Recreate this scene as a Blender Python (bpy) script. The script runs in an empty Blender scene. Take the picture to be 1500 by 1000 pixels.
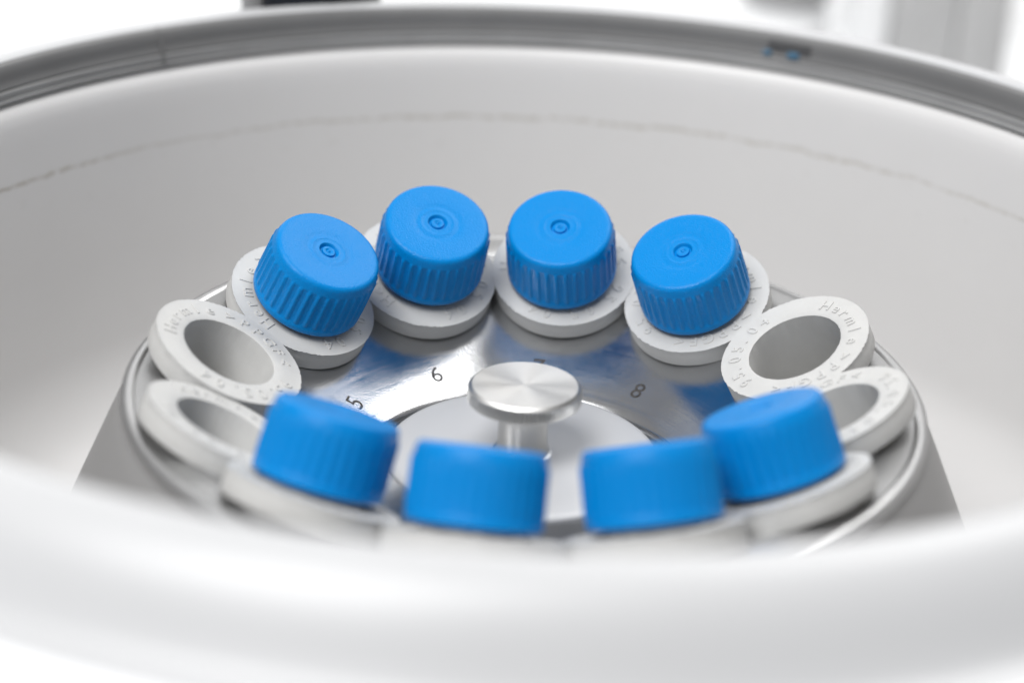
import bpy, bmesh, math, random
from mathutils import Vector, Matrix
random.seed(4)
MM = 0.001
R = math.radians
sc = bpy.context.scene
C = sc.collection

# ------------------------------------------------------------------ camera
cam = bpy.data.cameras.new('camera')
cam.sensor_width = 36
cam.lens = 73.52
cam.clip_start = 0.01
cam.clip_end = 30
co = bpy.data.objects.new('camera', cam)
C.objects.link(co)
right = Vector((0.99872, 0.02747, 0.04248))
up = Vector((-0.05006, 0.41464, 0.90861))
fwd = Vector((-0.00735, 0.90957, -0.41548))
cpos = Vector((0, -537.11, 260.64)) * MM
m = Matrix((right, up, -fwd)).transposed().to_4x4()
m.translation = cpos
co.matrix_world = m
cam.dof.use_dof = True
cam.dof.focus_distance = 0.632
cam.dof.aperture_fstop = 4.4
cam.dof.aperture_blades = 0
sc.camera = co

# ------------------------------------------------------------------ world and lamps
w = bpy.data.worlds.new('World')
sc.world = w
w.use_nodes = True
bg = w.node_tree.nodes['Background']
bg.inputs[0].default_value = (0.99, 0.99, 1.0, 1)
bg.inputs[1].default_value = 0.30


def lamp(name, loc, target, size, power, col=(1, 1, 1), sy=None):
    l = bpy.data.lights.new(name, 'AREA')
    l.energy = power
    l.color = col
    l.shape = 'RECTANGLE' if sy else 'SQUARE'
    l.size = size
    if sy:
        l.size_y = sy
    o = bpy.data.objects.new(name, l)
    C.objects.link(o)
    o.location = loc
    o.rotation_euler = (Vector(target) - Vector(loc)).to_track_quat('-Z', 'Y').to_euler()
    return o


lamp('softbox_lamp', (0.56, 0.68, 1.2), (0, 0, 0), 0.72, 10.5, (1, 0.995, 0.985), 0.95)
lamp('window_lamp', (-0.6, -0.72, 1.6), (0, 0.05, 0), 1.0, 43, (1.0, 1.0, 1.0), 1.2)
lamp('backdrop_fill', (-0.3, 0.9, 0.75), (-0.3, 1.75, 0.0), 1.0, 7.8, (1, 1, 1), 0.4)  # added fill out of view, only whitens the bench and wall behind
sc.view_settings.view_transform = 'Standard'
sc.view_settings.look = 'None'
sc.view_settings.exposure = 0
sc.view_settings.gamma = 1


# ------------------------------------------------------------------ materials
def mat(name, col, rough=0.5, metal=0.0, spec=0.5, bump=None, vary=None, aniso=0, coat=0, sss=0, trans=0, crough=0.1):
    """bump: (scale per mm, strength, distance mm); vary: (scale, amount)"""
    m = bpy.data.materials.new(name)
    m.use_nodes = True
    nt = m.node_tree
    N, L = nt.nodes, nt.links
    b = N['Principled BSDF']
    b.inputs['Base Color'].default_value = (*col, 1)
    b.inputs['Roughness'].default_value = rough
    b.inputs['Metallic'].default_value = metal
    b.inputs['Specular IOR Level'].default_value = spec
    b.inputs['Anisotropic'].default_value = aniso
    b.inputs['Coat Weight'].default_value = coat
    b.inputs['Coat Roughness'].default_value = crough
    b.inputs['Transmission Weight'].default_value = trans
    if sss:
        b.inputs['Subsurface Weight'].default_value = sss
        b.inputs['Subsurface Scale'].default_value = 0.002
        b.inputs['Subsurface Radius'].default_value = (1, 1, 1)
    tc = N.new('ShaderNodeTexCoord')
    if aniso:
        t = N.new('ShaderNodeTangent')
        t.direction_type = 'RADIAL'
        t.axis = 'Z'
        L.new(t.outputs[0], b.inputs['Tangent'])
    if bump:
        n = N.new('ShaderNodeTexNoise')
        n.inputs['Scale'].default_value = bump[0] * 1000
        n.inputs['Detail'].default_value = 3
        L.new(tc.outputs['Object'], n.inputs['Vector'])
        bn = N.new('ShaderNodeBump')
        bn.inputs['Strength'].default_value = bump[1]
        bn.inputs['Distance'].default_value = bump[2] * MM
        L.new(n.outputs['Fac'], bn.inputs['Height'])
        L.new(bn.outputs[0], b.inputs['Normal'])
    if vary:
        n = N.new('ShaderNodeTexNoise')
        n.inputs['Scale'].default_value = vary[0] * 1000
        n.inputs['Detail'].default_value = 5
        n.inputs['Roughness'].default_value = 0.65
        L.new(tc.outputs['Object'], n.inputs['Vector'])
        r = N.new('ShaderNodeMapRange')
        r.inputs['From Min'].default_value = 0.3
        r.inputs['From Max'].default_value = 0.7
        r.inputs['To Min'].default_value = 1 - vary[1]
        r.inputs['To Max'].default_value = 1 + vary[1]
        L.new(n.outputs['Fac'], r.inputs['Value'])
        mx = N.new('ShaderNodeMix')
        mx.data_type = 'RGBA'
        mx.blend_type = 'MULTIPLY'
        mx.inputs['Factor'].default_value = 1
        mx.inputs['A'].default_value = (*col, 1)
        cb = N.new('ShaderNodeCombineColor')
        for i in range(3):
            L.new(r.outputs[0], cb.inputs[i])
        L.new(cb.outputs[0], mx.inputs['B'])
        L.new(mx.outputs['Result'], b.inputs['Base Color'])
    return m


M = {}
M['blue'] = mat('blue_plastic', (0.0, 0.202, 0.55), 0.27, spec=0.17, bump=(1.7, 1.0, 0.2))
M['blue_top'] = M['blue']
M['rubber'] = mat('grey_rubber', (0.51, 0.507, 0.495), 0.62, spec=0.3, bump=(1.2, 0.25, 0.12), vary=(0.12, 0.04))
M['rubber_in'] = M['rubber']
M['tube'] = mat('tube_plastic', (0.72, 0.74, 0.74), 0.3, spec=0.5, trans=0.4)
M['knob'] = mat('turned_steel', (0.50, 0.495, 0.485), 0.30, 1.0, aniso=0.92)
M['knurl'] = mat('knurled_steel', (0.56, 0.555, 0.54), 0.4, 1.0, bump=(1.0, 0.1, 0.05))
M['rotor_edge'] = mat('machined_edge', (0.50, 0.50, 0.50), 0.38, 1.0)
M['rotor_land'] = mat('matt_machined_land', (0.40, 0.40, 0.40), 0.42, 1.0, bump=(0.9, 0.15, 0.04))
M['rotor_side'] = mat('anodised_side', (0.29, 0.286, 0.284), 0.45, 0.3)
M['hub'] = mat('hub_coating', (0.47, 0.475, 0.488), 0.42, 0.2, spec=0.5, bump=(3, 0.08, 0.03))
M['chamber'] = mat('chamber_enamel', (0.68, 0.672, 0.667), 0.4, spec=0.4, vary=(0.006, 0.02))
M['white'] = mat('white_lacquer', (0.83, 0.835, 0.85), 0.35, spec=0.5, vary=(0.01, 0.015))
M['rim'] = mat('rim_lacquer', (0.50, 0.503, 0.51), 0.36, spec=0.5, vary=(0.01, 0.015))
M['gasket'] = mat('dark_grey_gasket', (0.15, 0.15, 0.15), 0.5, spec=0.4, vary=(0.02, 0.08))
M['gasket_light'] = mat('grey_gasket_edge', (0.27, 0.27, 0.27), 0.5, spec=0.4, vary=(0.03, 0.1))
M['ink'] = mat('grey_ink', (0.05, 0.047, 0.046), 0.5, spec=0.3, vary=(0.6, 0.6))
M['black'] = mat('black_plastic', (0.012, 0.012, 0.014), 0.35)
M['navy'] = mat('label_reflection_blue', (0.03, 0.11, 0.19), 0.5)  # hinge detail, and the blue spots of the painted cap reflection
M['refl_dark'] = mat('dark_reflection', (0.07, 0.07, 0.072), 0.6)  # dark ground of the cap reflection painted on the seal
M['device_grey'] = mat('device_grey', (0.46, 0.46, 0.46), 0.5, vary=(0.02, 0.05))
M['device_dark'] = mat('device_mid_grey', (0.38, 0.38, 0.385), 0.5, vary=(0.02, 0.05))
M['device_pale'] = mat('device_pale', (0.52, 0.52, 0.52), 0.4, vary=(0.02, 0.04))
M['bench'] = mat('bench_white', (0.86, 0.865, 0.87), 0.4, spec=0.4, vary=(0.004, 0.01))
M['wall'] = mat('wall_white', (0.88, 0.88, 0.88), 0.7, spec=0.2, vary=(0.003, 0.01))


def chamber_dirt(m, z0):
    """thin dirty tide line round the chamber wall plus faint specks"""
    nt = m.node_tree
    N, L = nt.nodes, nt.links
    b = N['Principled BSDF']
    src = b.inputs['Base Color'].links[0].from_socket
    tc = N.new('ShaderNodeTexCoord')
    sp = N.new('ShaderNodeSeparateXYZ')
    L.new(tc.outputs['Object'], sp.inputs[0])
    n = N.new('ShaderNodeTexNoise'); n.inputs['Scale'].default_value = 55; n.inputs['Detail'].default_value = 6
    n.inputs['Roughness'].default_value = 0.7
    L.new(tc.outputs['Object'], n.inputs['Vector'])

    def ma(op, a, bb, clamp=False):
        k = N.new('ShaderNodeMath'); k.operation = op; k.use_clamp = clamp
        for i, v in enumerate((a, bb)):
            if isinstance(v, (int, float)):
                k.inputs[i].default_value = v
            else:
                L.new(v, k.inputs[i])
        return k.outputs[0]
    wob = ma('MULTIPLY', ma('SUBTRACT', n.outputs['Fac'], 0.5), 0.006)
    d = ma('ABSOLUTE', ma('SUBTRACT', ma('ADD', sp.outputs[2], wob), z0), 0)
    line = ma('SUBTRACT', 1.0, ma('DIVIDE', d, 0.0011), True)
    n2 = N.new('ShaderNodeTexNoise'); n2.inputs['Scale'].default_value = 260; n2.inputs['Detail'].default_value = 4
    L.new(tc.outputs['Object'], n2.inputs['Vector'])
    n3 = N.new('ShaderNodeTexNoise'); n3.inputs['Scale'].default_value = 9; n3.inputs['Detail'].default_value = 2
    L.new(tc.outputs['Object'], n3.inputs['Vector'])
    br = ma('MULTIPLY', ma('SUBTRACT', n2.outputs['Fac'], 0.26), 3.6, True)
    br = ma('MULTIPLY', br, ma('MULTIPLY', ma('SUBTRACT', n3.outputs['Fac'], 0.18), 2.4, True))
    f = ma('MULTIPLY', ma('MULTIPLY', line, br), 0.62)
    # faint streaky grime below the line
    below = ma('MULTIPLY', ma('MULTIPLY', ma('SUBTRACT', n2.outputs['Fac'], 0.60), 6.0, True), 0.10)
    zz = ma('SUBTRACT', 1.0, ma('DIVIDE', ma('ABSOLUTE', ma('SUBTRACT', sp.outputs[2], z0 - 0.008), 0), 0.012), True)
    f = ma('ADD', f, ma('MULTIPLY', below, zz), True)
    mx = N.new('ShaderNodeMix'); mx.data_type = 'RGBA'
    L.new(f, mx.inputs['Factor'])
    L.new(src, mx.inputs['A'])
    mx.inputs['B'].default_value = (0.25, 0.205, 0.13, 1)
    L.new(mx.outputs['Result'], b.inputs['Base Color'])


chamber_dirt(M['chamber'], 0.0163)


def rotor_metal():
    m = mat('satin_aluminium', (0.60, 0.605, 0.615), 0.18, 1.0)
    nt = m.node_tree
    N, L = nt.nodes, nt.links
    b = N['Principled BSDF']
    tc = N.new('ShaderNodeTexCoord')
    # fine bead-blasted grain
    n = N.new('ShaderNodeTexNoise'); n.inputs['Scale'].default_value = 1900; n.inputs['Detail'].default_value = 2
    L.new(tc.outputs['Object'], n.inputs['Vector'])
    b1 = N.new('ShaderNodeBump'); b1.inputs['Strength'].default_value = 0.45; b1.inputs['Distance'].default_value = 0.00005
    L.new(n.outputs['Fac'], b1.inputs['Height'])
    # turning marks : rings by radius
    sp = N.new('ShaderNodeSeparateXYZ'); L.new(tc.outputs['Object'], sp.inputs[0])
    cmb = N.new('ShaderNodeCombineXYZ'); L.new(sp.outputs[0], cmb.inputs[0]); L.new(sp.outputs[1], cmb.inputs[1])
    ln = N.new('ShaderNodeVectorMath'); ln.operation = 'LENGTH'; L.new(cmb.outputs[0], ln.inputs[0])
    cz = N.new('ShaderNodeCombineXYZ'); L.new(ln.outputs['Value'], cz.inputs[0])
    w_ = N.new('ShaderNodeTexNoise'); w_.inputs['Scale'].default_value = 2500; w_.inputs['Detail'].default_value = 3
    L.new(cz.outputs[0], w_.inputs['Vector'])
    b2 = N.new('ShaderNodeBump'); b2.inputs['Strength'].default_value = 0.05; b2.inputs['Distance'].default_value = 0.00003
    L.new(w_.outputs['Fac'], b2.inputs['Height']); L.new(b1.outputs[0], b2.inputs['Normal'])
    # random scuffs
    n4 = N.new('ShaderNodeTexNoise'); n4.inputs['Scale'].default_value = 90; n4.inputs['Detail'].default_value = 8
    n4.inputs['Roughness'].default_value = 0.8
    L.new(tc.outputs['Object'], n4.inputs['Vector'])
    r = N.new('ShaderNodeMapRange'); r.inputs['From Min'].default_value = 0.35; r.inputs['From Max'].default_value = 0.7
    r.inputs['To Min'].default_value = 0.15; r.inputs['To Max'].default_value = 0.24
    L.new(n4.outputs['Fac'], r.inputs['Value']); L.new(r.outputs[0], b.inputs['Roughness'])
    # concentric turning streaks: noise in (angle, radius)
    at_ = N.new('ShaderNodeMath'); at_.operation = 'ARCTAN2'
    L.new(sp.outputs[1], at_.inputs[0]); L.new(sp.outputs[0], at_.inputs[1])
    ca = N.new('ShaderNodeCombineXYZ')
    mr = N.new('ShaderNodeMath'); mr.operation = 'MULTIPLY'; mr.inputs[1].default_value = 900
    L.new(ln.outputs['Value'], mr.inputs[0])
    L.new(at_.outputs[0], ca.inputs[0]); L.new(mr.outputs[0], ca.inputs[1])
    n5 = N.new('ShaderNodeTexNoise'); n5.inputs['Scale'].default_value = 2.2; n5.inputs['Detail'].default_value = 4
    L.new(ca.outputs[0], n5.inputs['Vector'])
    ad = N.new('ShaderNodeMath'); ad.operation = 'MULTIPLY_ADD'; ad.inputs[1].default_value = 0.16; 
    L.new(n5.outputs['Fac'], ad.inputs[0]); L.new(r.outputs[0], ad.inputs[2])
    sb = N.new('ShaderNodeMath'); sb.operation = 'SUBTRACT'; sb.inputs[1].default_value = 0.075
    L.new(ad.outputs[0], sb.inputs[0]); L.new(sb.outputs[0], b.inputs['Roughness'])
    b3 = N.new('ShaderNodeBump'); b3.inputs['Strength'].default_value = 0.12; b3.inputs['Distance'].default_value = 0.00006
    L.new(n5.outputs['Fac'], b3.inputs['Height']); L.new(b2.outputs[0], b3.inputs['Normal'])
    L.new(b3.outputs[0], b.inputs['Normal'])
    return m


M['rotor'] = rotor_metal()


# ------------------------------------------------------------------ helpers (dimensions in mm)
def mesh_obj(name, verts, faces, material, parent=None, smooth=True, auto=35):
    me = bpy.data.meshes.new(name)
    me.from_pydata([tuple(c * MM for c in v) for v in verts], [], faces)
    me.materials.append(material)
    me.validate()
    me.update()
    bm = bmesh.new(); bm.from_mesh(me)
    bmesh.ops.remove_doubles(bm, verts=bm.verts, dist=1e-7)
    bmesh.ops.recalc_face_normals(bm, faces=bm.faces)
    if smooth:
        for f in bm.faces:
            f.smooth = True
        for e in bm.edges:
            e.smooth = (not e.is_manifold) or e.calc_face_angle(0) < R(auto)
    bm.to_mesh(me); bm.free()
    o = bpy.data.objects.new(name, me)
    C.objects.link(o)
    if parent:
        o.parent = parent
    return o


def lathe_geo(prof, seg, closed=False, warp=None):
    """prof: list of (radius, z).  returns verts, faces; radius 0 ends are merged later"""
    v, f = [], []
    n = len(prof)
    for i in range(seg):
        a = 2 * math.pi * i / seg
        for j, (r, z) in enumerate(prof):
            rr, zz = (r, z) if warp is None else warp(r, z, a, j)
            v.append((rr * math.cos(a), rr * math.sin(a), zz))
    m_ = n if closed else n - 1
    for i in range(seg):
        k = (i + 1) % seg
        for j in range(m_):
            l = (j + 1) % n
            f.append((i * n + j, k * n + j, k * n + l, i * n + l))
    return v, f


def clean(faces, verts):
    out = []
    for f in faces:
        g = []
        for i in f:
            if not any(sum((verts[i][c] - verts[j][c]) ** 2 for c in range(3)) < 1e-12 for j in g):
                g.append(i)
        if len(g) > 2:
            out.append(tuple(g))
    return out


def lathe(name, prof, material, parent=None, seg=128, closed=False, warp=None, auto=35):
    v, f = lathe_geo(prof, seg, closed, warp)
    if any(p[0] < 1e-6 for p in prof):
        f = clean(f, v)
    return mesh_obj(name, v, f, material, parent, auto=auto)


def arc(cx, cz, r, a0, a1, n=6):
    return [(cx + r * math.cos(R(a0 + (a1 - a0) * i / n)), cz + r * math.sin(R(a0 + (a1 - a0) * i / n))) for i in range(n + 1)]


def empty(name, loc=(0, 0, 0), label=None, cat=None, group=None):
    o = bpy.data.objects.new(name, None)
    o.empty_display_size = 0.01
    C.objects.link(o)
    o.location = loc
    tag(o, label, cat, group)
    return o


def tag(o, label=None, cat=None, group=None, kind=None):
    if label: o['label'] = label
    if cat: o['category'] = cat
    if group: o['group'] = group
    if kind: o['kind'] = kind
    return o


def box(name, x0, x1, y0, y1, z0, z1, material, parent=None, bev=2.0, seg=3):
    bm = bmesh.new()
    bmesh.ops.create_cube(bm, size=1)
    for v in bm.verts:
        v.co = Vector((((x0 + x1) / 2 + v.co.x * (x1 - x0)) * MM, ((y0 + y1) / 2 + v.co.y * (y1 - y0)) * MM, ((z0 + z1) / 2 + v.co.z * (z1 - z0)) * MM))
    if bev:
        bmesh.ops.bevel(bm, geom=list(bm.edges), offset=bev * MM, segments=seg, affect='EDGES', profile=0.5)
    for f in bm.faces:
        f.smooth = True
    for e in bm.edges:
        e.smooth = e.calc_face_angle(0) < R(40)
    me = bpy.data.meshes.new(name)
    bm.to_mesh(me); bm.free()
    me.materials.append(material)
    o = bpy.data.objects.new(name, me)
    C.objects.link(o)
    if parent: o.parent = parent
    return o


_gl = {}


def glyph(ch, size, ext, off=0.0):
    """centred mesh data (verts, faces in mm) of one character, baseline-to-cap centre at the origin"""
    key = (ch, size, ext, off)
    if key not in _gl:
        cu = bpy.data.curves.new('glyph', 'FONT')
        cu.body = ch
        cu.size = size
        cu.extrude = ext
        cu.offset = off
        cu.resolution_u = 5
        if ext > 0.1:
            cu.bevel_depth = 0.06
            cu.bevel_resolution = 1
        o = bpy.data.objects.new('glyph', cu)
        C.objects.link(o)
        bpy.context.view_layer.update()
        dg = bpy.context.evaluated_depsgraph_get()
        me = o.evaluated_get(dg).to_mesh()
        vs = [v.co.copy() for v in me.vertices]
        xs = [v.x for v in vs]
        cx = (min(xs) + max(xs)) / 2
        cy = size * 0.36
        _gl[key] = ([(v.x - cx, v.y - cy, v.z) for v in vs], [tuple(p.vertices) for p in me.polygons])
        o.evaluated_get(dg).to_mesh_clear()
        bpy.data.objects.remove(o)
        bpy.data.curves.remove(cu)
    return _gl[key]


# ------------------------------------------------------------------ the setting
def bench():
    box('bench', -1600, 1600, -900, 1500, -340, -300, M['bench'], None, 3)
    b = bpy.data.objects['bench']; tag(b, kind='structure')
    wl = box('wall', -2600, 2600, 1500, 1560, -300, 2200, M['wall'], None, 0)
    tag(wl, kind='structure')


bench()

# ------------------------------------------------------------------ centrifuge
OX, OY = -1.2, 8.0
cf = empty('centrifuge', (OX * MM, OY * MM, 0), 'white laboratory centrifuge with open pale grey bowl and dark grey rim seal', 'centrifuge')
cf.rotation_euler = (-0.0165, -0.006, 0)

RW = 197
chamber_prof = [(0, -92), (60, -92), (130, -92)] + arc(157, -52, 40, -90, 0, 10) + \
    [(197, -20), (197, 0), (197, 15), (197, 30), (197.05, 35), (197.4, 38.5), (198.3, 41.0), (199.8, 42.5), (202, 43.0)]
lathe('chamber', chamber_prof, M['chamber'], cf, 256)
# white-ish curled top of the chamber wall, then gasket strips
g1 = lathe('seal_edge', [(202.2, 42.9), (200.2, 42.9), (199.0, 43.4), (198.4, 44.4), (198.9, 45.4), (198.5, 46.4), (198.7, 47.6), (199.8, 48.1)], M['gasket_light'], cf, 256)
g2 = lathe('rim_seal', [(199.6, 47.9), (199.0, 48.6), (199.5, 49.8), (199.8, 51.0), (199.75, 52.0), (199.9, 53.2), (200.0, 54.6), (200.7, 55.8), (202.6, 56.5)], M['gasket'], cf, 256)
lip = [(202.4, 56.2), (202.8, 57.0), (203.8, 57.6), (206, 57.9), (209, 57.4), (212.5, 55.9), (216, 53.4), (219.4, 49.4), (222.6, 44.6), (225.4, 40.0), (227, 38.4), (229, 37.9), (235, 37.7)]
lathe('rim', lip, M['rim'], cf, 256)


def deck():
    """rounded rectangular top of the housing with the round opening, and its side skirt"""
    seg = 192
    rings = []
    for r in (234.5, 236):
        rings.append([(r * math.cos(2 * math.pi * i / seg), r * math.sin(2 * math.pi * i / seg), 37.8) for i in range(seg)])

    def sq(hx, hy, z, rad):
        pts = []
        for i in range(seg):
            a = 2 * math.pi * i / seg
            c, s = math.cos(a), math.sin(a)
            p = 2.15 if s > 0 else 2.15 + 2.5 * min(1, -s * 2)
            k = (abs(c / hx) ** p + abs(s / hy) ** p) ** (-1 / p)
            pts.append((k * c, k * s + 0, z))
        return pts
    rings += [sq(249, 243, 37.8, 0), sq(252, 246, 36.5, 0), sq(253, 247, 33, 0), sq(253, 246, -290, 0), sq(250, 243, -297, 0)]
    v = [p for r in rings for p in r]
    f = []
    for j in range(len(rings) - 1):
        for i in range(seg):
            k = (i + 1) % seg
            f.append((j * seg + i, j * seg + k, (j + 1) * seg + k, (j + 1) * seg + i))
    mesh_obj('housing', v, f, M['white'], cf)


deck()


def arc_patch(name, a0, a1, prof, material, parent, n=10):
    v, f = [], []
    k = len(prof)
    for i in range(n + 1):
        a = R(a0 + (a1 - a0) * i / n)
        for r, z in prof:
            v.append((r * math.cos(a), r * math.sin(a), z))
    for i in range(n):
        for j in range(k):
            f.append((i * k + j, (i + 1) * k + j, (i + 1) * k + (j + 1) % k, i * k + (j + 1) % k))
    f.append(tuple(range(k))); f.append(tuple(n * k + j for j in range(k))[::-1])
    return mesh_obj(name, v, f, material, parent)


# butt joint of the seal, at the back left, and the caps' reflection, painted as a dark patch with two blue spots, at the back right
arc_patch('seal_joint', 130.5, 130.8, [(200.4, 43.8), (198.15, 44.4), (198.25, 47.4), (198.75, 49.0), (199.55, 54.0), (200.4, 55.9), (202.4, 56.8), (203.5, 56.0)], M['gasket'], cf, 3)
refl = arc_patch('cap_reflection', 61.0, 65.6, [(201, 49.8), (199.5, 50.2), (199.25, 52.0), (199.6, 54.0), (201, 54.4)], M['refl_dark'], cf, 8)
tag(refl, 'painted reflection of the blue caps on the seal, dark with two small blue spots')
arc_patch('blue_reflection', 62.2, 63.4, [(200, 48.8), (198.5, 49.0), (198.6, 50.2), (199.1, 51.0), (200, 51.1)], M['navy'], refl, 4)
arc_patch('blue_reflection', 65.2, 66.0, [(200, 48.6), (198.5, 48.9), (198.5, 49.8), (199.0, 50.5), (200, 50.6)], M['navy'], refl, 4)

# black hinge block behind the rim
hg = box('hinge_block', -24, 21, 205.5, 240, 41.6, 90, M['black'], cf, 2.0)
hg.rotation_euler.z = R(22)
box('hinge_pin', -2, 16, 203.8, 206.5, 61, 64, M['navy'], hg, 0.8)

# ------------------------------------------------------------------ rotor
TILT = 27.888
SL = math.tan(R(TILT))
DEL = -7.948


def cone_z(r):
    return -4.9 + SL * (r - 89.8)


AX = {}
for k in range(-4, 8):
    ph = R(DEL + 15 + 30 * k)
    t = R(TILT)
    AX[k] = (Vector((76.86 * math.sin(ph), 76.86 * math.cos(ph), 21.386)),
             Vector((-math.sin(t) * math.sin(ph), -math.sin(t) * math.cos(ph), math.cos(t))), ph)

rotor = empty('rotor', (0, 0, 0), 'satin metal twelve place angle rotor with printed numbers inside the pale grey bowl', 'rotor')


def build_rotor():
    prof = [(48.2, -40), (49.0, -29), (49.6, cone_z(50) - 0.6), (50.2, cone_z(50.2) - 0.15), (51.2, cone_z(51.2) + 0.05), (53.0, cone_z(53.0) + 0.02), (53.7, cone_z(53.7) - 0.02), (54.3, cone_z(54.3))]
    r = 55.5
    while r < 101:
        prof.append((r, cone_z(r))); r += 1.3
    z1 = cone_z(101)
    prof += [(102.5, z1 + 0.62), (104, z1 + 1.05), (106, z1 + 1.3), (108.5, z1 + 1.42), (109.6, z1 + 1.45)]
    z = 2.2
    lathe('rotor_edge', [(109.5, z1 + 1.3), (109.7, z + 0.2), (110.2, z + 0.75), (111.0, z + 1.0), (112.0, z + 0.95), (112.9, z + 0.5), (113.5, z - 0.2), (113.75, z - 1.1), (113.6, z - 2.2), (113.2, z - 3.1), (112.8, z - 3.6)], M['rotor_edge'], rotor, 320)
    lathe('rotor_side', [(113.1, z - 3.2), (113.3, z - 3.7), (114.6, z - 5.2), (116.5, z - 8.5), (119.5, z - 15), (133, z - 45), (147, z - 76), (150, z - 84), (147, z - 88), (100, z - 90)], M['rotor_side'], rotor, 256)
    seg = 420
    v, f = lathe_geo(prof, seg)
    axes = [(AX[k][0], AX[k][1]) for k in AX]
    keep = []
    for q in f:
        c = Vector((0, 0, 0))
        for i in q:
            c += Vector(v[i])
        c /= 4
        cut = False
        if c.z > -45 and 56 < math.hypot(c.x, c.y) < 112:
            for P, a in axes:
                d = c - P
                if (d - a * d.dot(a)).length < 17.3:
                    cut = True; break
        if not cut:
            keep.append(q)
    rb = mesh_obj('rotor_body', v, keep, M['rotor'], rotor)
    rb.data.materials.append(M['rotor_land'])
    for p in rb.data.polygons:
        if math.hypot(p.center.x, p.center.y) > 0.1012:
            p.material_index = 1
    lathe('recess', [(0, -40), (20, -40), (47, -40), (48.2, -39.6)], M['rotor'], rotor, 96)
    # pale hub cover: slightly domed disc with a rounded edge
    h = -19.2
    lathe('hub_cover', [(0, h + 0.2), (9, h + 0.2), (20, h + 0.15), (30, h + 0.1), (37.5, h), (38.8, h - 0.25), (39.5, h - 0.9), (39.6, h - 1.8), (39.2, h - 2.6), (36, h - 3), (30, h - 3.2), (28, h - 21)], M['hub'], rotor, 192)
    # locking knob
    kn = lathe('locking_knob', [(0, 2.0), (4, 2.0), (9, 2.0), (15.2, 2.0), (15.85, 1.45), (15.95, 1.35)], M['knob'], rotor, 192, auto=20)
    seg = 80 * 6
    prof = [(15.85, 1.38), (15.95, 1.3), (16.0, 0.9), (16.0, -0.6), (16.0, -2.6), (15.7, -3.0), (15.2, -3.2), (14.0, -3.3), (7.0, -3.4)]

    def wp(r, z, a, j):
        if 2 <= j <= 4:
            r += 0.42 * (2 * abs(((a * 80 / (2 * math.pi)) % 1) * 2 - 1) - 1)
        return r, z
    lathe('knurled_edge', prof, M['knurl'], kn, seg, warp=wp)
    lathe('stem', [(7.6, -3.7), (7.1, -4.6), (7.1, -9), (7.3, -17.5), (7.9, -18.6), (9.0, -19.1)], M['knurl'], kn, 96)
    # printed numbers
    ang = {5: -60.1, 6: -28.1, 7: 3.9, 8: 36.3, 9: 71.5}
    for n in range(1, 13):
        k = n - 7 if n >= 3 else n + 5
        th = R(ang.get(n, DEL + 15 + 30 * k - 3.5))
        vs, fs = [], []
        x = 0
        chars = str(n)
        for i, ch in enumerate(chars):
            gv, gf = glyph(ch, 8.2, 0.0, 0.02)
            off = (i - (len(chars) - 1) / 2) * 4.9
            b = len(vs)
            tw = R(-20) if n == 5 else 0.0
            for gx, gy, gz in gv:
                gx2, gy2 = gx * math.cos(tw) + gy * math.sin(tw), -gx * math.sin(tw) + gy * math.cos(tw)
                # lay on the cone: y outward along slope, x tangential (clockwise seen from above)
                rr = (60.6 if n == 7 else 59.3) + gy2 * math.cos(R(TILT))
                tt = th + (gx2 + off) / 59.3
                vs.append((rr * math.sin(tt), rr * math.cos(tt), cone_z(rr) + 0.05))
            fs += [tuple(b + i_ for i_ in q) for q in gf]
        o = mesh_obj('number', vs, fs, M['ink'], rotor, smooth=False)
        tag(o, 'printed number %d' % n)


build_rotor()


# ------------------------------------------------------------------ sleeves
def frame_matrix(P, a, ph, spin=0.0):
    ex = Vector((math.cos(ph), -math.sin(ph), 0))
    ey = a.cross(ex)          # points outward
    m = Matrix((ex, ey, a)).transposed().to_4x4()
    m.translation = P * MM
    return m @ Matrix.Rotation(spin, 4, 'Z')


RF, RH, TH = 23.1, 14.45, 6.9
TXT = [('H', 0), ('e', 13.5), ('r', 26), ('m', 41), ('l', 56), ('e', 72), ('>', 93), ('P', 108), ('P', 122), ('G', 136), ('F', 150), ('<', 164),
       ('9', 200), ('5', 214), ('.', 224), ('0', 240), ('5', 255), ('.', 266), ('0', 282), ('4', 296)]
WORDS = [('brand_lettering', 0, 6), ('material_lettering', 6, 12), ('date_lettering', 12, 20)]


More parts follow.
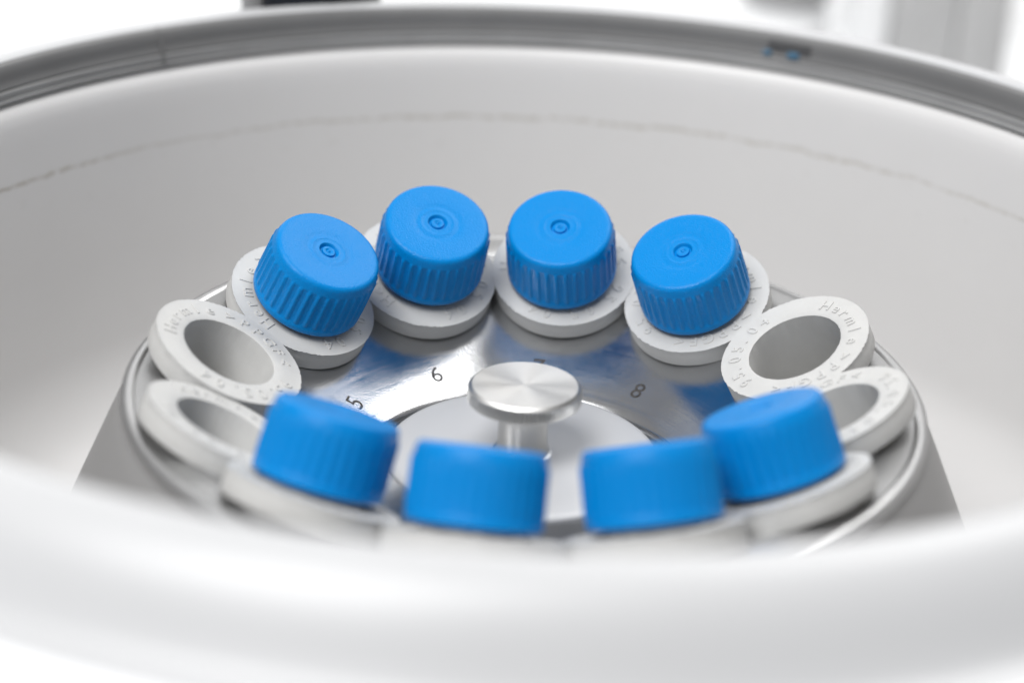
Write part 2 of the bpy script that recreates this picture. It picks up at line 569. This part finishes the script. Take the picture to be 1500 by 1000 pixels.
def make_sleeve():
    root = bpy.data.objects.new('rubber_sleeve', None)
    root.empty_display_size = 0.01
    C.objects.link(root)
    rnd = random.Random(3)
    ns = [rnd.random() for _ in range(400)]
    seg = 240

    def wp(r, z, a, j):
        i = int(round(a / (2 * math.pi) * seg)) % seg
        # ragged moulding flash at the outer and inner top edges
        if j == EDGE:
            lump = max(0, math.sin(a * 3 + 1)) * 0.12
            return r + (ns[i] - 0.5) * 0.34 * (0.4 + lump * 6) + 0.05, z + 0.06
        if j == INNER:
            return r - ns[(i * 7) % 400] * 0.16, z
        return r, z
    prof = [(0, -62), (10, -62), (13.2, -60), (14.0, -55), (14.2, -30), (14.35, -8), (14.4, -1.2), (14.5, -0.25)]
    INNER = len(prof) - 1
    prof += [(14.95, 0.0), (18, 0.0), (21, 0.0), (22.6, -0.02)]
    prof += [(RF, 0.0)]
    EDGE = len(prof) - 1
    prof += [(RF - 0.12, -0.35), (RF - 0.1, -2.5), (RF - 0.1, -TH + 0.7), (RF - 0.4, -TH + 0.15), (RF - 1.0, -TH), (17.8, -TH), (17.6, -TH - 1), (17.4, -70), (15, -74), (0, -74)]
    lathe('sleeve_body', prof, M['rubber'], root, seg, warp=wp, auto=50)
    for nm, i0, i1 in WORDS:
        vs, fs = [], []
        for ch, dg in TXT[i0:i1]:
            gv, gf = glyph(ch, 5.5, 0.24, 0.0)
            th = -R(dg)
            c, s = math.cos(th), math.sin(th)
            b = len(vs)
            for x, y, z in gv:
                yy = y + 18.9
                vs.append((x * c - yy * s, x * s + yy * c, z + 0.02))
            fs += [tuple(b + i_ for i_ in q) for q in gf]
        mesh_obj(nm, vs, fs, M['rubber'], root, auto=30)
    return root


def make_tube():
    root = bpy.data.objects.new('capped_tube', None)
    root.empty_display_size = 0.01
    C.objects.link(root)
    # cap, origin at the centre of its top face
    NR = 36
    sub = 8
    seg = NR * sub
    prof = [(0, -0.05), (0.3, -0.08), (0.5, -0.45), (0.7, -0.5), (0.9, -0.25), (1.6, -0.2), (1.95, -0.3), (2.1, -1.0), (2.5, -1.1), (2.85, -0.7), (3.05, 0.0), (3.2, 0.07), (3.6, 0.02), (4.9, -0.1), (5.1, 0.02), (5.3, -0.0), (6.3, -0.2),
            (6.9, -0.22), (7.6, -0.08), (8.6, -0.0), (11, 0.0), (14.2, 0.02), (14.9, 0.0), (15.45, -0.12), (15.95, -0.45), (16.3, -0.95), (16.5, -1.6), (16.65, -2.3), (16.8, -3.0), (16.9, -3.5), (16.96, -3.9), (17.0, -4.3), (17.05, -8), (17.15, -12), (17.25, -16.2), (17.27, -16.8), (17.3, -17.2), (17.4, -17.5), (17.5, -17.9), (17.5, -19.2),
            (17.3, -19.7), (16.8, -19.87), (15.2, -19.87), (15.0, -19.3), (15.0, -4), (0, -3)]
    r0 = prof.index((17.0, -4.3))
    r1 = prof.index((17.25, -16.2))

    def wp(r, z, a, j):
        p = (a / (2 * math.pi) * NR) % 1.0
        q = min(p, 1 - p)           # 0 at rib crest
        g = max(0.0, min(1.0, (0.235 - q) / 0.10))
        amp = 1.0 if r0 <= j <= r1 else (0.55 if j in (r0 - 1, r1 + 1) else 0)
        if amp:
            r += 0.55 * amp * g * g * (3 - 2 * g) - 0.2 * amp
        return r, z
    cap = lathe('screw_cap', prof, M['blue'], root, seg, warp=wp, auto=60)
    lathe('tube_body', [(11.4, -6), (12.6, -6), (13.0, -8), (13.0, -19), (13.6, -20.2), (13.6, -21.6), (13.0, -22.4), (13.0, -66), (11, -72), (6, -76), (0, -77)], M['tube'], root, 64)
    return root


def copy_tree(o, parent=None):
    c = o.copy(); C.objects.link(c)
    if parent:
        c.parent = parent
    for ch in list(o.children):
        copy_tree(ch, c)
    return c


where = {
    -4: ('empty grey sleeve at the far left, in front of the other left empty one', 'k'),
}
SLV = {
    -4: 'lower of the two empty grey rubber sleeves on the left side of the rotor',
    -3: 'upper of the two empty grey rubber sleeves on the left side of the rotor',
    -2: 'grey rubber sleeve under the leftmost blue cap of the back row, by number 5',
    -1: 'grey rubber sleeve under the second blue cap of the back row, by number 6',
    0: 'grey rubber sleeve under the third blue cap of the back row, straight behind the knob',
    1: 'grey rubber sleeve under the rightmost blue cap of the back row, by number 8',
    2: 'upper of the two empty grey sleeves on the right, its raised lettering readable',
    3: 'lower of the two empty grey sleeves on the right, half behind a blue cap',
    4: 'blurred grey rubber sleeve under the rightmost blue cap of the front row',
    5: 'grey sleeve under the front blue cap right of the gap below the knob',
    6: 'grey sleeve under the front blue cap left of the gap below the knob',
    7: 'blurred grey rubber sleeve under the leftmost blue cap of the front row',
}
TBL = {
    -2: 'tube with blue ribbed cap, leftmost of the back row, tilted towards the knob',
    -1: 'tube with blue ribbed cap, second from left in the back row, behind number 6',
    0: 'tube with blue ribbed cap, third from left in the back row, behind the metal knob',
    1: 'tube with blue ribbed cap, rightmost of the back row, behind number 8',
    4: 'tube with blurred blue cap, rightmost of the front row, hiding part of an empty sleeve',
    5: 'blue capped tube in the front row, right of the pale gap below the knob',
    6: 'blue capped tube in the front row, left of the pale gap below the knob',
    7: 'tube with blurred blue cap, leftmost of the front row, below number 5',
}
# lettering rotation (degrees clockwise of outward for the H), lift along the axis, per seat
HROT = {2: -27, -2: -99, -1: -124, 0: -93, 1: 0, -3: -20, -4: 60, 3: 130, 4: 200, 5: 40, 6: 150, 7: -70}
LIFT = {2: 0.9, 3: 1.9, -3: 0.9, -4: -0.3, -2: 0.0, -1: 0.15, 0: 0.3, 1: 0.0, 4: 0.0, 5: 0.2, 6: 0.0, 7: 0.2}
# measured small seating offsets of each tube: radial, tangential, up (mm), azimuth, tilt (deg)
SEAT = {-2: (-0.66, -0.32, 0.12, 1.83, 0.57), -1: (0.13, 0.23, 0.95, 3.56, -0.89), 0: (-1.05, -0.89, -0.21, 2.43, -0.36), 1: (-0.44, 0.25, -0.34, 0.6, 0.46),
        7: (-0.7, 1.4, -0.3, -1.5, -2.5), 6: (0.15, 0.35, -0.1, 1.65, -0.75), 5: (0.12, -0.9, -0.18, 2.61, 0.48), 4: (-0.25, -0.83, -0.4, 0.37, -2.0)}
CAPSPIN = {-2: 3, -1: 0, 0: 5, 1: 2, 4: 1, 5: 4, 6: 7, 7: 2.5}

sleeve0 = make_sleeve()
tube0 = make_tube()
first = True
for k in range(-4, 8):
    P, a, ph = AX[k]
    s = sleeve0 if first else copy_tree(sleeve0)
    s.matrix_world = frame_matrix(P - a * (21.85 - LIFT[k]), a, ph, -R(HROT[k]))
    tag(s, SLV[k], 'sleeve', 'grey rubber sleeves around the rotor')
    first = False
first = True
for k in (-2, -1, 0, 1, 4, 5, 6, 7):
    P, a, ph = AX[k]
    dr, dt, dz, dph, dti = SEAT[k]
    er = Vector((math.sin(ph), math.cos(ph), 0)); et = Vector((math.cos(ph), -math.sin(ph), 0))
    P2 = P + er * dr + et * dt + Vector((0, 0, dz))
    ph2 = ph + R(dph); t2 = R(TILT + dti)
    a2 = Vector((-math.sin(t2) * math.sin(ph2), -math.sin(t2) * math.cos(ph2), math.cos(t2)))
    o = tube0 if first else copy_tree(tube0)
    o.matrix_world = frame_matrix(P2, a2, ph2, R(CAPSPIN[k]))
    tag(o, TBL[k], 'tube', 'blue capped tubes standing in the rotor')
    first = False


# ------------------------------------------------------------------ blurred equipment behind
def at(u, v, y):
    """scene point (mm) seen at photo pixel u, v on the vertical plane at depth y"""
    f = 3063.24
    d = right * ((u - 750) / f) + up * (-(v - 500) / f) + fwd
    t = (y - (-537.11)) / d.y
    return Vector((0, -537.11, 260.64)) + d * t


def equipment():
    # squat grey vessel with a rounded foot
    p0, p1 = at(1085, 26, 520), at(1232, 26, 520)
    cx, r = (p0.x + p1.x) / 2, (p1.x - p0.x) / 2
    zb = at(1158, 32, 520).z
    v = empty('lidded_jar', (cx * MM, 0.56, zb * MM), 'blurred mid grey vessel standing on a white base behind the right of the rim', 'vessel')
    lathe('jar_body', [(0, 0), (r * 0.7, 0), (r * 0.9, 3), (r, 12), (r, 90), (r * 0.96, 94), (0, 94)], M['device_dark'], v, 64)
    lathe('jar_lid', [(0, 94.5), (r * 1.04, 94.5), (r * 1.04, 108), (r * 0.9, 112), (0, 112)], M['device_pale'], v, 64)
    lathe('jar_foot', [(0, -0.5), (r * 0.9, -0.5), (r * 0.94, -4), (r * 0.98, -60), (r * 1.02, -300 - zb + 8), (r * 1.02, -300 - zb), (0, -300 - zb)], M['bench'], v, 48)
    # pale instrument column
    q0, q1 = at(1243, 60, 560), at(1478, 60, 560)
    e = empty('bench_instrument', ((q0.x + q1.x) / 2 * MM, 0.62, -0.3), 'blurred pale grey instrument with upright side columns behind the right of the rim', 'instrument')
    w_ = q1.x - q0.x
    x0, x1 = -w_ / 2, w_ / 2
    box('side_column', x0, x0 + w_ * 0.26, -60, 60, 0, 560, M['bench'], e, 6)
    box('front_panel', x0 + w_ * 0.262, x0 + w_ * 0.66, -60, 60, 0, 552, M['device_grey'], e, 1)
    box('side_column', x0 + w_ * 0.662, x1, -60, 60, 0, 560, M['device_grey'], e, 5)
    box('base_plate', x0 - 10, x1 + 10, -75, 75, 0, 14, M['device_pale'], e, 4)


equipment()

# ------------------------------------------------------------------ render
sc.render.engine = 'CYCLES'
sc.cycles.use_denoising = True
